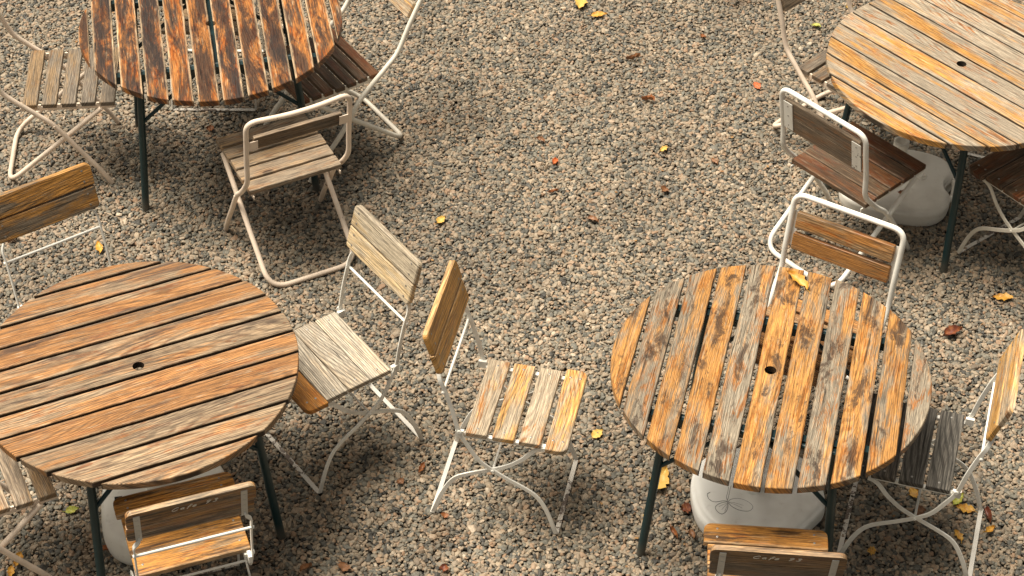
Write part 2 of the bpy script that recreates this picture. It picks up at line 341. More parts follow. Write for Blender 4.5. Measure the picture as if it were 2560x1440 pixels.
def pebble_field():
    rs = np.random.RandomState(3); st = .0113
    ys = np.arange(3.7, 9.3, st * .87); P = []
    for j, y in enumerate(ys):
        hwid = 1.35 + (y - 3.7) * .29 + .55
        xs = np.arange(-hwid, hwid, st) + (j % 2) * st / 2
        P.append(np.stack([xs, np.full_like(xs, y)], 1))
    P = np.concatenate(P); n = len(P); P += rs.normal(0, st * .27, P.shape)
    z = rs.uniform(-.0095, .0008, n)
    base = np.exp(rs.normal(math.log(.0078), .28, n)); base = np.clip(base, .0044, .0150)
    S = np.stack([base * rs.uniform(.95, 1.3, n), base * rs.uniform(.72, .95, n), base * rs.uniform(.42, .7, n)], 1)
    Rt = np.stack([rs.normal(0, .38, n), rs.normal(0, .38, n), rs.uniform(0, 2 * PI, n)], 1)
    me = bpy.data.meshes.new('gravel'); me.vertices.add(n); me.vertices.foreach_set('co', np.column_stack([P, z]).astype('f').ravel())
    for nm, a in (('scl', S), ('rot', Rt)):
        at = me.attributes.new(nm, 'FLOAT_VECTOR', 'POINT'); at.data.foreach_set('vector', a.astype('f').ravel())
    at = me.attributes.new('vi', 'INT', 'POINT'); at.data.foreach_set('value', rs.randint(0, 7, n).astype('i'))
    me.materials.append(M_PEB)
    ob = link('gravel', me); tag(ob, 'loose tan, pink and grey pebbles covering the terrace floor', kind='stuff')
    ng = bpy.data.node_groups.new('gravel', 'GeometryNodeTree')
    ng.interface.new_socket('Geometry', in_out='INPUT', socket_type='NodeSocketGeometry'); ng.interface.new_socket('Geometry', in_out='OUTPUT', socket_type='NodeSocketGeometry')
    N = ng.nodes.new; Lk = ng.links.new
    gi = N('NodeGroupInput'); go = N('NodeGroupOutput'); ip = N('GeometryNodeInstanceOnPoints'); g2i = N('GeometryNodeGeometryToInstance')
    for k_ in range(7):
        ic = N('GeometryNodeMeshIcoSphere'); ic.inputs['Subdivisions'].default_value = 3; ic.inputs['Radius'].default_value = 1
        sp_ = N('GeometryNodeSetPosition'); tn = N('ShaderNodeTexNoise'); tn.noise_dimensions = '4D'; tn.inputs['W'].default_value = k_ * 5.3; tn.inputs['Scale'].default_value = .85; tn.inputs['Detail'].default_value = 1.5
        sub = N('ShaderNodeVectorMath'); sub.operation = 'SUBTRACT'; sub.inputs[1].default_value = (.5, .5, .5)
        mul = N('ShaderNodeVectorMath'); mul.operation = 'SCALE'; mul.inputs['Scale'].default_value = 1.5
        Lk(tn.outputs['Color'], sub.inputs[0]); Lk(sub.outputs[0], mul.inputs[0]); Lk(ic.outputs['Mesh'], sp_.inputs['Geometry']); Lk(mul.outputs[0], sp_.inputs['Offset'])
        sm = N('GeometryNodeSetShadeSmooth'); Lk(sp_.outputs[0], sm.inputs[0])
        mt = N('GeometryNodeSetMaterial'); mt.inputs['Material'].default_value = M_PEB; Lk(sm.outputs[0], mt.inputs[0]); Lk(mt.outputs[0], g2i.inputs[0])
    def at(nm, typ):
        a = N('GeometryNodeInputNamedAttribute'); a.data_type = typ; a.inputs['Name'].default_value = nm; return a.outputs['Attribute']
    Lk(gi.outputs[0], ip.inputs['Points']); Lk(g2i.outputs[0], ip.inputs['Instance']); ip.inputs['Pick Instance'].default_value = True
    Lk(at('vi', 'INT'), ip.inputs['Instance Index']); Lk(at('scl', 'FLOAT_VECTOR'), ip.inputs['Scale'])
    er = N('FunctionNodeEulerToRotation'); Lk(at('rot', 'FLOAT_VECTOR'), er.inputs[0]); Lk(er.outputs[0], ip.inputs['Rotation'])
    Lk(ip.outputs[0], go.inputs[0])
    md = ob.modifiers.new('gravel', 'NODES'); md.node_group = ng
pebble_field()

# ------------------------------------------------------------- tables
TR = .55; TH = .72
def table(name, label, loc, ang, wood_m, pitch, gap, off, azs, seed, tilt=0):
    rnd = random.Random(seed)
    t = thing('round_slatted_table', label, 'table', (loc[0], loc[1], 0), R(ang), 'round slatted garden tables')
    mb = MB(); hr = .0205
    gaps = [off + k * pitch for k in range(-7, 8) if abs(off + k * pitch) < TR - .012]
    edges = [-TR] + gaps + [TR]
    for i in range(len(edges) - 1):
        y0 = edges[i] + (gap / 2 if i else 0); y1 = edges[i + 1] - (gap / 2 if i < len(edges) - 2 else 0)
        sd = rnd.random(); hole = None
        X = lambda y: math.sqrt(max(TR * TR - y * y, 0)) + .0
        pts = []
        def side(y, sgn, rev):
            xm = X(y)
            if xm < .02: return []
            n = 26; q = []
            xs = [-xm + 2 * xm * j / n for j in range(n + 1)]
            if abs(abs(y) - gap / 2) < .003: xs = sorted(set([x for x in xs if abs(x) > hr * 1.2] + [hr * math.cos(a) for a in np.linspace(0, PI, 13)]))
            for x in xs:
                yy = y + noise.noise(Vector((x * 9, y * 31, seed))) * .0018
                if abs(abs(y) - gap / 2) < .003 and abs(x) < hr: yy = math.copysign(max(abs(y), math.sqrt(hr * hr - x * x)), y)
                q.append((x, yy))
            return q[::-1] if rev else q
        jit = [rnd.uniform(-.0015, .0015) for _ in range(4)]
        a = side(y0, -1, False); b = side(y1, 1, True)
        arc = lambda ya, yb, sx: [(sx * X(ya + (yb - ya) * k / 10), ya + (yb - ya) * k / 10) for k in range(1, 10)]
        if not a: a = [(0, y0)]
        if not b: b = [(0, y1)]
        # denser arcs near the pole of the circle
        def arc(ya, yb, sx):
            t0 = math.asin(max(-1, min(1, ya / TR))); t1 = math.asin(max(-1, min(1, yb / TR)))
            return [(sx * (TR + 0) * math.cos(t0 + (t1 - t0) * k / 12), TR * math.sin(t0 + (t1 - t0) * k / 12)) for k in range(1, 12)]
        pts = a + arc(y0, y1, 1) + b + arc(y1, y0, -1)
        dx = rnd.uniform(-.0025, .0025)
        if y0 < 0 < y1 and min(-y0, y1) > hr * .8:
            hole = [(hr * math.cos(2 * PI * k / 20), hr * math.sin(2 * PI * k / 20)) for k in range(20)]; dx = 0
        M = Matrix.Translation((dx, 0, TH + rnd.uniform(-.0015, .0015))) @ Matrix.Rotation(rnd.uniform(-.002, .002), 4, 'X') @ Matrix.Rotation(rnd.uniform(-.0025, .0025) if not hole else 0, 4, 'Z')
        mb.plank(pts, .027, M, sd, (y0 + y1) / 2, (y1 - y0) / 2, .0022, hole)
    mb.build('tabletop', wood_m, t)
    fr = MB()
    for x in (-.27, .27):
        L_ = math.sqrt(TR ** 2 - x * x) - .07
        fr.box((x, 0, TH - .027 - .0185), (.03, 2 * L_, .035))
    fr.box((0, .0, TH - .027 - .0265), (.51, .028, .018))
    fr.build('frame', P_GRN, t)
    Mi = Matrix.Rotation(-R(ang), 4, 'Z')
    for a in azs:
        a = R(a); top = Mi @ Vector((.405 * math.cos(a), .405 * math.sin(a), TH - .027)); ft = Mi @ Vector((.475 * math.cos(a), .475 * math.sin(a), -.004))
        m = MB(); m.tube([top, ft], .0155, 16); m.build('leg', P_GRN, t)
    fr = MB()
    # ring segment between the legs of a pair and the braces
    for p in ((0, 1), (2, 3)):
        A = [Vector((.405 * math.cos(R(azs[q])), .405 * math.sin(R(azs[q])), TH - .036)) for q in p]
        B = [Vector((.475 * math.cos(R(azs[q])), .475 * math.sin(R(azs[q])), 0)) for q in p]
        m = MB(); m.tube([Mi @ A[0], Mi @ A[1]], .0105, 10); m.build('cross_rail', P_GRN, t)
        for q in (0, 1):
            lo = A[q].lerp(B[q], .36); hi = A[q].lerp(A[1 - q], .42)
            m = MB(); m.tube([Mi @ lo, Mi @ hi], .0085, 10); m.build('brace', P_GRN, t)
    return t
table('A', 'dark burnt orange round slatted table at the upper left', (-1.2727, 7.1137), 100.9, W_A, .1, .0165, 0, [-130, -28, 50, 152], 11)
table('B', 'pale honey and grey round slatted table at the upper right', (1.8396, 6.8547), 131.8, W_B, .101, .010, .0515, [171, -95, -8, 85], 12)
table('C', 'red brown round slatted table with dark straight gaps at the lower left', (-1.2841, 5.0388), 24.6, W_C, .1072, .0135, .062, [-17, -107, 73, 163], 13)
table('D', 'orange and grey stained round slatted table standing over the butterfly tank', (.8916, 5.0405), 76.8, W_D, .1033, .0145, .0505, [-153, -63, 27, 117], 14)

# ------------------------------------------------------------- chairs
CG = 'folding chairs around the tables'
def screws(t, pts, M=None, r=.0042, mat=None):
    for p in pts:
        m = MB(); Mx = (M or Matrix()) @ Matrix.Translation(p); m.disc((0, 0, 0), r, .0012, Mx, 10); m.build('screw', mat or M_SCREW, t)

def flat_chair(label, loc, yaw, seat_w, back_w, metal, seed, gap=.016, foot_m=None, front_w=None, letters=None, brackets=False, zs=.458, front_mat=None, bend=0):
    rnd = random.Random(seed)
    t = thing('folding_chair', label, 'chair', (loc[0], loc[1], 0), R(yaw), CG)
    # seat: four slats across, grain along local y
    mb = MB(); D = .365; sw = (D - 3 * gap) / 4; x = -.183; tops = []
    for k in range(4):
        L = .382 if k < 3 else .412; sd = rnd.random(); xc = x + sw / 2; x += sw + gap
        rc = (.004, .004, .004, .004) if k < 3 else (.004, .004, .028, .028)
        O = rr_outline(L, sw, (rc[0], rc[1], rc[2], rc[3]), .0007, seed + k)
        M = Matrix.Translation((xc, rnd.uniform(-.002, .002), zs + rnd.uniform(-.0008, .0008))) @ Matrix.Rotation(-PI / 2, 4, 'Z') @ Matrix.Rotation(rnd.uniform(-.006, .006), 4, 'Z')
        # after the -90 turn: u -> -y, v -> +x
        if k == 3 and front_mat:
            m2 = MB(); m2.plank(O, .019, M, sd, 0, sw / 2); fb = m2.build('seat_front_slat', front_mat, t)
        else: mb.plank(O, .019, M, sd, 0, sw / 2)
        for sy in (-1, 1):
            if k < 3: tops.append((xc, sy * (L / 2 - .028), zs + .0008))
            else: tops += [(xc - .018, sy * (L / 2 - .045), zs + .0008), (xc + .018, sy * (L / 2 - .045), zs + .0008)]
    mb.build('seat', seat_w, t)
    screws(t, tops)
    ys = .190; yb = .170
    # back + front-leg bars
    b1 = [(-.205, .455), (-.17, .385), (-.134, .327), (-.084, .287), (-.027, .252), (.066, .197), (.112, .125), (.15, .008)]
    up = [(-.2855, .742, yb), (-.279, .722, yb + .004), (-.268, .69, ys), (-.25, .638, ys), (-.226, .55, ys)]
    b2 = [(.13, zs - .026), (.07, .418), (.021, .36), (-.027, .317), (-.084, .284), (-.17, .243), (-.229, .202), (-.273, .12), (-.31, .008)]
    for sy in (-1, 1):
        m = MB(); m.bar(smooth([(a, sy * c_, b) for a, b, c_ in up] + [(a, sy * ys, b) for a, b in b1], 6), .0165, .006)
        sb = m.build('back_bar', metal, t)
        m = MB(); m.bar(smooth([(a, sy * (ys - .007), b) for a, b in b2], 6), .0165, .006); m.build('leg_bar', metal, t)
        m = MB(); m.box((-.02, sy * .174, zs - .0255), (.34, .016, .012)); m.build('seat_rail', metal, t)
        for (px, pz, r_) in ((-.084, .286, .0062), (-.259, .64, .0062), (-.203, zs, .009)):
            m = MB(); m.disc((0, 0, 0), r_, .0045, Matrix.Translation((px, sy * (ys + .003), pz)) @ Matrix.Rotation(-sy * PI / 2, 4, 'X'), 12); m.build('rivet', metal, t)
        m = MB(); m.box((-.205, sy * .180, zs - .018), (.030, .012, .030)); m.build('hinge_plate', metal, t)
    fm = foot_m or P_CHIP
    for px, nm in ((.152, 0), (-.312, 1)):
        m = MB(); m.bar([(px, -ys + .003, .006), (px, ys - .003, .006)], .017, .005, (0, 0, 1)); m.build('foot_bar', fm if nm == 0 else metal, t)
    for (px, pz), rr_ in (((-.084, .286), .0045), ((-.259, .64), .0052)):
        m = MB(); m.tube([(px, -ys, pz), (px, ys, pz)], rr_, 10); m.build('cross_rod', metal, t)
    # backrest: two boards on the front face of the bars
    a = Vector((-.332, 0, .905)) - Vector((-.279, 0, .728)); a.normalize()
    nrm = Vector((a.z, 0, -a.x))                       # faces forward
    org = Vector((-.279, 0, .728)) + nrm * .004
    Mb = Matrix(((0, a.x, nrm.x, org.x), (-1, 0, 0, 0), (0, a.z, nrm.z, org.z), (0, 0, 0, 1)))   # u -> -y, v -> up the board, w -> forward
    mb = MB(); W = .0885; bs = []; g2 = .005
    for k in range(2):
        sd = rnd.random(); v0 = W / 2 + k * (W + g2)
        r_ = (.016, .016, .003, .003) if k == 0 else (.003, .003, .022, .022)
        O = rr_outline(.408 + (.004 if k else 0), W, r_, .0006, seed + 20 + k, 0, v0)
        mb.plank(O, .019, Mb @ Matrix.Translation((rnd.uniform(-.003, .003), 0, .0205)), sd, v0, W / 2, .004)
        bs += [(sy * .17, v0 + q, .021) for sy in (-1, 1) for q in (-.022, .022)]
    br = mb.build('backrest', back_w, t)
    screws(t, bs, Mb)
    for sy in (-1, 1):
        m = MB(); m.bar([Mb @ Vector((sy * yb, q, 0)) for q in (-.006, .165)], .021, .003, nrm); m.build('bracket', M_STEEL if brackets else metal, t)
        if brackets: screws(t, [(sy * yb, -q, 0) for q in (.03, .065, .10, .135)], Mb @ Matrix.Translation((0, 0, -.0015)) @ Matrix.Rotation(PI, 4, 'X'), .006, M_STEEL)
    if letters:
        m = MB(); x0, hgt, wd, vy, keep = letters
        def st(pts, ox):
            q = [Mb @ Vector(((x0 + (ox + px + py * .35) * wd), vy + py * hgt, .0010)) for px, py in pts]
            m.tube([Vector(p) for p in smooth([tuple(p) for p in q], 4)], .00125, 6)
        # u axis is -y, seen from behind that reads right to left, so x is negated above
        st([(.8, .85), (.55, 1), (.2, .75), (.05, .35), (.25, .02), (.6, .05), (.85, .25)], 0)
        st([(.55, .5), (.3, .52), (.12, .25), (.3, .03), (.5, .2), (.57, .5), (.55, .1), (.7, .02)], 1.15)
        st([(.6, .9), (.45, 1.05), (.3, .7), (.25, .1), (.2, -.2)], 2.1); st([(.08, .5), (.6, .52)], 2.1)
        st([(.1, .28), (.5, .4), (.42, .58), (.2, .5), (.08, .2), (.25, .0), (.6, .15)], 2.9)
        st([(.6, .8), (.35, .98), (.12, .75), (.3, .52), (.58, .7), (.62, .9), (.5, .4), (.25, 0)], 4.7)
        st([(.1, .9), (.4, 1.0), (.58, .8), (.3, .55), (.6, .35), (.45, .05), (.1, .08)], 5.75)
        m.build('lettering', M_CHALK, t)
    return t

def tube_chair(label, loc, yaw, seat_w, back_w, metal, seed, zs=.43, zh=.835, nsl=5, gap=.0165, style='double', bow=.0, tr=.0108, lean=0, xf=.133):
    rnd = random.Random(seed)
    t = thing('tubular_folding_chair', label, 'chair', (loc[0], loc[1], 0), R(yaw), CG)
    mb = MB(); D = .385; sw = (D - (nsl - 1) * gap) / nsl; x = -.192
    for k in range(nsl):
        sd = rnd.random(); xc = x + sw / 2; x += sw + gap
        O = rr_outline(.40 + rnd.uniform(-.003, .003), sw, (.004,) * 4, .0007, seed + k)
        M = Matrix.Translation((xc, rnd.uniform(-.002, .002), zs + rnd.uniform(-.001, .001))) @ Matrix.Rotation(-PI / 2, 4, 'Z')
        mb.plank(O, .02, M, sd, 0, sw / 2)
    mb.build('seat', seat_w, t)
    for sy in (-1, 1):
        m = MB(); m.bar([(-.205, sy * .188, zs - .032), (.195, sy * .188, zs - .032)], .016, .005)
        xx = -.192 + sw + gap / 2
        for k in range(nsl - 1):
            m.box((xx, sy * .188, zs - .022), (gap * .55, .007, .024)); xx += sw + gap
        m.build('seat_rail', metal, t)
    w_ = .218; k_ = zs / .44
    lz = lambda z: lean * max(0, z - .40)
    zb = .62 * zh / .84; xt = -.285 - lz(zh); xb = -.246 - lz(zb)
    z1 = zh - .10
    S = [(-.268 - lz(z1), z1), (xb, zb), (-.232 - lz(.53 * k_), .53 * k_), (-.195 - lz(.47 * k_), .47 * k_), (-.135, .40 * k_), (-.07, .335 * k_), (xf * .1, .205 * k_), (xf * .68, .085 * k_), (xf, .006)]
    rt = [Vector((a, -w_, b)) for a, b in S][::-1]; lf = [Vector((a, w_, b)) for a, b in S]
    rt = smooth(rt, 5); lf = smooth(lf, 5)
    corner = fillet([rt[-1], (xt, -w_, zh), (xt - bow, -.06, zh), (xt - bow, .06, zh), (xt, w_, zh), lf[0]], [.072, .06, .06, .072], 7)
    path = rt[:-1] + corner + lf[1:]
    m = MB(); m.tube(path, tr, 14); m.build('back_hoop', metal, t)
    for sy in (-1, 1):
        m = MB(); m.disc((0, 0, 0), .0055, .003, Matrix.Translation((-.07, sy * (w_ + tr - .001), .335 * k_)) @ Matrix.Rotation(-sy * PI / 2, 4, 'X')); m.build('rivet', metal, t)
    wl = .194
    P = fillet([(.135, -wl, zs - .036), (-.05, -wl, (zs - .03) * .585), (-.315, -wl, tr), (-.315, wl, tr), (-.05, wl, (zs - .03) * .585), (.135, wl, zs - .036)], [.08, .085, .085, .08], 8)
    m = MB(); m.tube(P, tr, 14); m.build('leg_frame', metal, t)
    # backrest
    a = Vector((xt, 0, zh)) - Vector((xb, 0, zb)); a.normalize(); nrm = Vector((a.z, 0, -a.x))
    org = Vector((xb, 0, zb))
    Mb = Matrix(((0, a.x, nrm.x, org.x), (-1, 0, 0, 0), (0, a.z, nrm.z, org.z), (0, 0, 0, 1)))
    H = (zh - org.z) / a.z
    if style == 'double': rows = [(H - .105, .070, 0), (H - .195, .070, 0)]; L = .388
    elif style == 'panel': rows = [(H - .085, .078, .0), (H - .168, .078, .0)]; L = .385
    else: rows = [(H - .125, .060, .006)]; L = .372
    for i, (vc, W, fw) in enumerate(rows):
        O = rr_outline(L, W, (.004,) * 4, .0006, seed + 30 + i, 0, vc); m = MB()
        m.plank(O, .018, Mb @ Matrix.Translation((0, 0, .009 + fw)), rnd.random(), vc, W / 2)
        m.build('backrest_slat', back_w, t)
    for sy in (-1, 1):
        m = MB(); lo, hi = rows[-1][0] - .03, rows[0][0] + .03
        if style == 'panel':
            m.box((sy * .178, (lo + hi) / 2, -.011), (.046, hi - lo + .0, .003), Mb); bk = m.build('bracket', P_CHIP if sy > 0 else metal, t)
            screws(t, [(sy * .178, -q, 0) for q in (lo + .02, (lo + hi) / 2, hi - .02)], Mb @ Matrix.Translation((0, 0, -.0125)) @ Matrix.Rotation(PI, 4, 'X'), .0035, M_SCREW)
        elif style == 'single':
            m.box((sy * .192, rows[0][0] - .004, -.007), (.04, .046, .003), Mb); m.build('bracket', metal, t)
        else:
            m.box((sy * .2, (lo + hi) / 2, -.011), (.022, hi - lo, .003), Mb); m.build('bracket', metal, t)
    return t

flat_chair('lone slatted folding chair in the middle with an orange backrest and four spaced seat slats', (.058, 5.133), -12.1, W_MID, W_BACK, P_WHT, 1, .0185, P_CHIP)
flat_chair('folding chair with bleached cream backrest at the right side of the lower left table', (-.697, 5.349), 216.4, W_BLE, W_BLB, P_WHT, 2, .004, P_CHIP, front_mat=W_ORG)
flat_chair('folding chair behind the lower left table showing its orange over grey backrest', (-1.569, 5.553), -56, W_TAU, wood('wood grey and orange board', (.30, .24, .17), (.72, .36, .09), (.56, .24, .05), (.09, .065, .05), (.55, .44, .32), .62, .2, .25, .3, False, .008, .5, .5, (3, 12), .1), P_WHT2, 33, .016)
flat_chair('folding chair with dark grey seat right of the lower right table', (1.379, 4.958), 163.6, W_GRY, W_MID, P_WHT, 4, .010, P_CHIP)
flat_chair('lettered folding chair under the lower left table, seen from behind with steel brackets', (-1.099, 4.558), 109.4, W_CAF, W_CAF, P_WHT, 5, .008, P_CHIP, letters=(-.062, .019, .0225, .138, 1), brackets=True)
flat_chair('lettered folding chair at the bottom edge in front of the butterfly tank', (.841, 4.377), 85.4, W_CAF, wood('wood brown faded board', (.24, .17, .11), (.34, .19, .08), (.36, .14, .04), (.07, .04, .025), (.5, .37, .24), .5, .3, .3, .3, True, .0085, .5, .5), P_WHT, 6, .006, P_CHIP, letters=(-.08, .019, .0225, .138, 1), brackets=True)
flat_chair('dark brown folding chair at the right edge below the upper right table', (2.118, 6.491), 127.9, W_BRN, W_BRN, P_IVO, 7, .004, P_CHIP)
flat_chair('folding chair tucked beneath the dark table from behind, only its foot bar showing', (-1.363, 7.611), -90, W_TAN, W_MID, P_WHT, 8, .016, P_CHIP)
flat_chair('folding chair tucked beneath the pale table from behind, mostly hidden', (2.24, 7.25), -112, W_TAU, W_BACK, P_WHT, 9, .012, P_WHT)

tube_chair('cream tubular chair with one thin backrest board in front of the dark table', (-.963, 6.596), 117.1, W_TAN, W_TAU, P_CRM, 21, .443, .852, 5, .0135, 'single', .022)
tube_chair('white tubular chair with a brown panel backrest and peeling plate at the pale table', (1.423, 6.592), 42.4, W_BRN, W_PAN, P_WHT2, 22, .412, .812, 5, .007, 'panel', 0)
tube_chair('cream tubular chair with five tan grey slats at the left edge by the dark table', (-1.90, 7.13), 4.9, W_TAN2, W_TAU, P_CRM, 23, .43, .86, 5, .021, 'double', 0, lean=.28)
tube_chair('ivory tubular chair with narrow dark seat slats right of the dark table', (-.85, 7.225), 214, W_BRN, W_MID, P_IVO, 24, .43, .85, 7, .013, 'double', 0, lean=.40, xf=.19)
tube_chair('cream tubular chair at the top edge left of the pale table', (1.512, 7.25), -46, W_TAU, W_TAN, P_CRM, 25, .42, .84, 5, .022, 'panel', 0, lean=.2)
tube_chair('white tubular chair with two orange backrest slats behind the orange stained table', (1.092, 5.504), -120.4, W_SLT, W_SLT, P_WHT2, 26, .43, .84, 5, .014, 'double', 0)
tube_chair('cream tubular chair in the bottom left corner with tan slats and rail posts', (-1.81, 4.80), 25.8, W_TAN, W_TAN, P_CRM, 27, .44, .85, 5, .020, 'double', 0)

# ------------------------------------------------------------- parasol stands (water filled plastic tanks)
def plastic(name, c):
    s = NT(name); o = s.obj(); n1 = s.noise(o, 5, 4, .6); n2 = s.noise(o, 60, 4, .7); n3 = s.noise(o, 22, 3, .6)
    cc = s.mix(s.math('MULTIPLY', s.ss(n1, .4, .75), .35), c, (.42, .37, .29)); cc = s.mix(s.ss(n2, .70, .74), cc, (.12, .09, .07))
    cc = s.mix(s.math('MULTIPLY', s.ss(n3, .6, .8), .3), cc, (.36, .31, .24))
    s.bump(n2, .12, .001); return s.out(cc, s.ss(n1, .3, .7, .38, .55))
def tank(label, loc, rz, w_, dd, mat, hgt=.115, notch=True, chamf=0, ex=3.2, dome=.012):
    t = thing('parasol_stand', label, 'parasol stand', (loc[0], loc[1], 0), rz, 'white plastic parasol stands under the tables')
    n = 96
    def rad(a):
        c_, s_ = math.cos(a), math.sin(a)
        r_ = (abs(c_ / (w_ / 2)) ** ex + abs(s_ / (dd / 2)) ** ex) ** (-1 / ex)
        if chamf:                                  # one straight cut corner
            m_ = math.cos(a + PI / 4)
            if m_ > .2: r_ = min(r_, chamf / m_)
        if notch:                                  # hand hold: a bay in the outline
            dlt = math.atan2(math.sin(a - .0), math.cos(a - .0)); return r_, .03 * math.exp(-(dlt / .21) ** 4)
        return r_, 0
    mb = MB(); vs_ = []; fs = []
    prof = [(.955, -.004), (.99, .012), (1, .035), (1, .055), (.992, .078), (.972, hgt - .022), (.945, hgt - .008), (.91, hgt - .002), (.86, hgt), (.8, hgt + dome * .2), (.6, hgt + dome * .6), (.35, hgt + dome), (.12, hgt + dome)]
    for f_, z in prof:
        for k in range(n):
            a = 2 * PI * k / n; r_, nc = rad(a); q = r_ * f_ - nc * (1 if f_ > .93 else .7 if f_ > .9 else .15 if f_ > .85 else 0)
            vs_.append((q * math.cos(a), q * math.sin(a), z))
    for i in range(len(prof) - 1): fs += [(i * n + k, i * n + (k + 1) % n, (i + 1) * n + (k + 1) % n, (i + 1) * n + k) for k in range(n)]
    fs.append(tuple(range((len(prof) - 1) * n, len(prof) * n)))
    mb.add(vs_, fs, smooth=True); mb.build('tank', mat, t)
    if notch:
        x0 = w_ / 2 + .008
        m = MB(); m.tube(smooth([(x0 - .055, -.085, .062), (x0 - .022, -.075, .062), (x0 - .004, -.05, .062), (x0, 0, .062), (x0 - .004, .05, .062), (x0 - .022, .075, .062), (x0 - .055, .085, .062)], 4), .013, 12); m.build('handle', mat, t)
    # filler cap
    m = MB(); cx, cy = .095, .02; z = hgt + dome * .75
    ring = [(cx + .027 * math.cos(2 * PI * k / 24), cy + .027 * math.sin(2 * PI * k / 24), z) for k in range(25)]
    m.tube(ring, .0042, 8, False); m.build('cap_ring', mat, t)
    m = MB(); m.disc((cx, cy, z - .004), .018, .010, None, 20); m.build('filler_cap', mat, t)
    return t
PL = plastic('white plastic', (.85, .82, .74)); PL2 = plastic('bright white plastic', (.90, .89, .84))
def socket(t, x, y, z0, z1, mat, r0=.031, r1=.021):
    m = MB(); n = 24; vs_ = []; fs = []
    for r_, z in ((r0 + .004, z0), (r0, z0 + .02), (r0 - .002, z1 - .03), (r0 + .003, z1 - .028), (r0 + .003, z1), (r1, z1), (r1, z0 + .01)):
        vs_ += [(x + r_ * math.cos(2 * PI * k / n), y + r_ * math.sin(2 * PI * k / n), z) for k in range(n)]
    for i in range(6): fs += [(i * n + k, i * n + (k + 1) % n, (i + 1) * n + (k + 1) % n, (i + 1) * n + k) for k in range(n)]
    fs.append(tuple(range(6 * n, 7 * n)))
    m.add(vs_, fs, smooth=True); m.build('pole_socket', mat, t)
tB = tank('off white plastic tank with hand hold, cap and pole socket beside the brown panel chair', (1.665, 6.90), R(-14), .48, .44, PL, .095, True, 0, 3.4, .003)
socket(tB, -0.007, 0.112, .08, .2, PL)
tD = tank('white plastic tank with a butterfly drawn on it under the orange stained table', (.905, 5.06), R(4), .485, .45, PL2, .10, False, .226, 2.5, .003)
socket(tD, -.02, .0, .10, .3, PL2)
tC = tank('white plastic tank with a dark slot half hidden under the lower left table', (-1.25, 4.98), R(10), .47, .46, PL, .12, False, .24, 3, .006)
socket(tC, -.03, .05, .12, .28, PL)
m = MB(); m.box((-.165, -.02, .1245), (.028, .085, .004)); m.build('slot', plain('slot shade black', (.012, .011, .01), .9), tC)  # solid black block, its colour stands in for the shade inside the slot
# butterfly: thin pencil lines on the flat top
m = MB(); zt = .1025
def line(pts, r=.0009):
    m.tube([Vector(p) for p in smooth([(BX + a * BS, BY + b * BS, zt) for a, b in pts], 5)], r, 6)
BX, BY, BS = -.122, -.062, .060
line([(0, 0), (.25, .2), (.75, .22), (1.25, -.1), (1.45, -.5), (1.2, -.8), (.7, -.75), (.25, -.45), (0, -.05)])
line([(0, 0), (-.05, -.4), (-.2, -.75), (-.5, -.95), (-.75, -.7), (-.8, -.35), (-.5, -.1), (-.15, 0), (0, 0)])
line([(0, .05), (-.3, .1), (-.8, .05), (-1.1, .3), (-1.15, .7), (-.95, .85)]); line([(0, .1), (.1, .4), (.2, .7), (.3, 1.05), (.4, 1.3)]); line([(0, .1), (-.02, .4), (.12, .8), (.22, 1.2)])
line([(.05, -.02), (.4, -.1), (.9, -.35)], .0005); line([(.05, -.05), (.4, -.25), (.8, -.55)], .0005); line([(.0, -.1), (-.2, -.3), (-.45, -.6)], .0005); line([(-.03, -.08), (-.3, -.2), (-.6, -.35)], .0005); line([(0, -.1), (-.1, -.35), (-.3, -.75)], .0005)
m.build('butterfly_drawing', M_INK, tD)

# ------------------------------------------------------------- fallen leaves
def leaf_mat(name, c, c2):
    s = NT(name); o = s.obj(); n1 = s.noise(o, 45, 4, .6); n2 = s.noise(o, 140, 3, .6)
    cc = s.mix(s.ss(n1, .42, .68), c, c2); cc = s.mix(s.ss(n2, .66, .72), cc, (.07, .035, .015))
    m_ = s.out(cc, .5); s.b.inputs['Transmission Weight'].default_value = 0; return m_
LM = dict(yellow=leaf_mat('yellow leaf', (.60, .40, .10), (.55, .32, .07)), gold=leaf_mat('golden leaf', (.58, .32, .05), (.46, .21, .03)), rust=leaf_mat('rust leaf', (.30, .11, .035), (.20, .075, .025)),
          brown=leaf_mat('brown leaf', (.26, .12, .05), (.16, .075, .035)), red=leaf_mat('red leaf', (.50, .12, .03), (.40, .09, .02)), darkred=leaf_mat('dark red leaf', (.13, .035, .018), (.24, .08, .025)), green=leaf_mat('green leaf', (.30, .32, .05), (.42, .38, .07)))
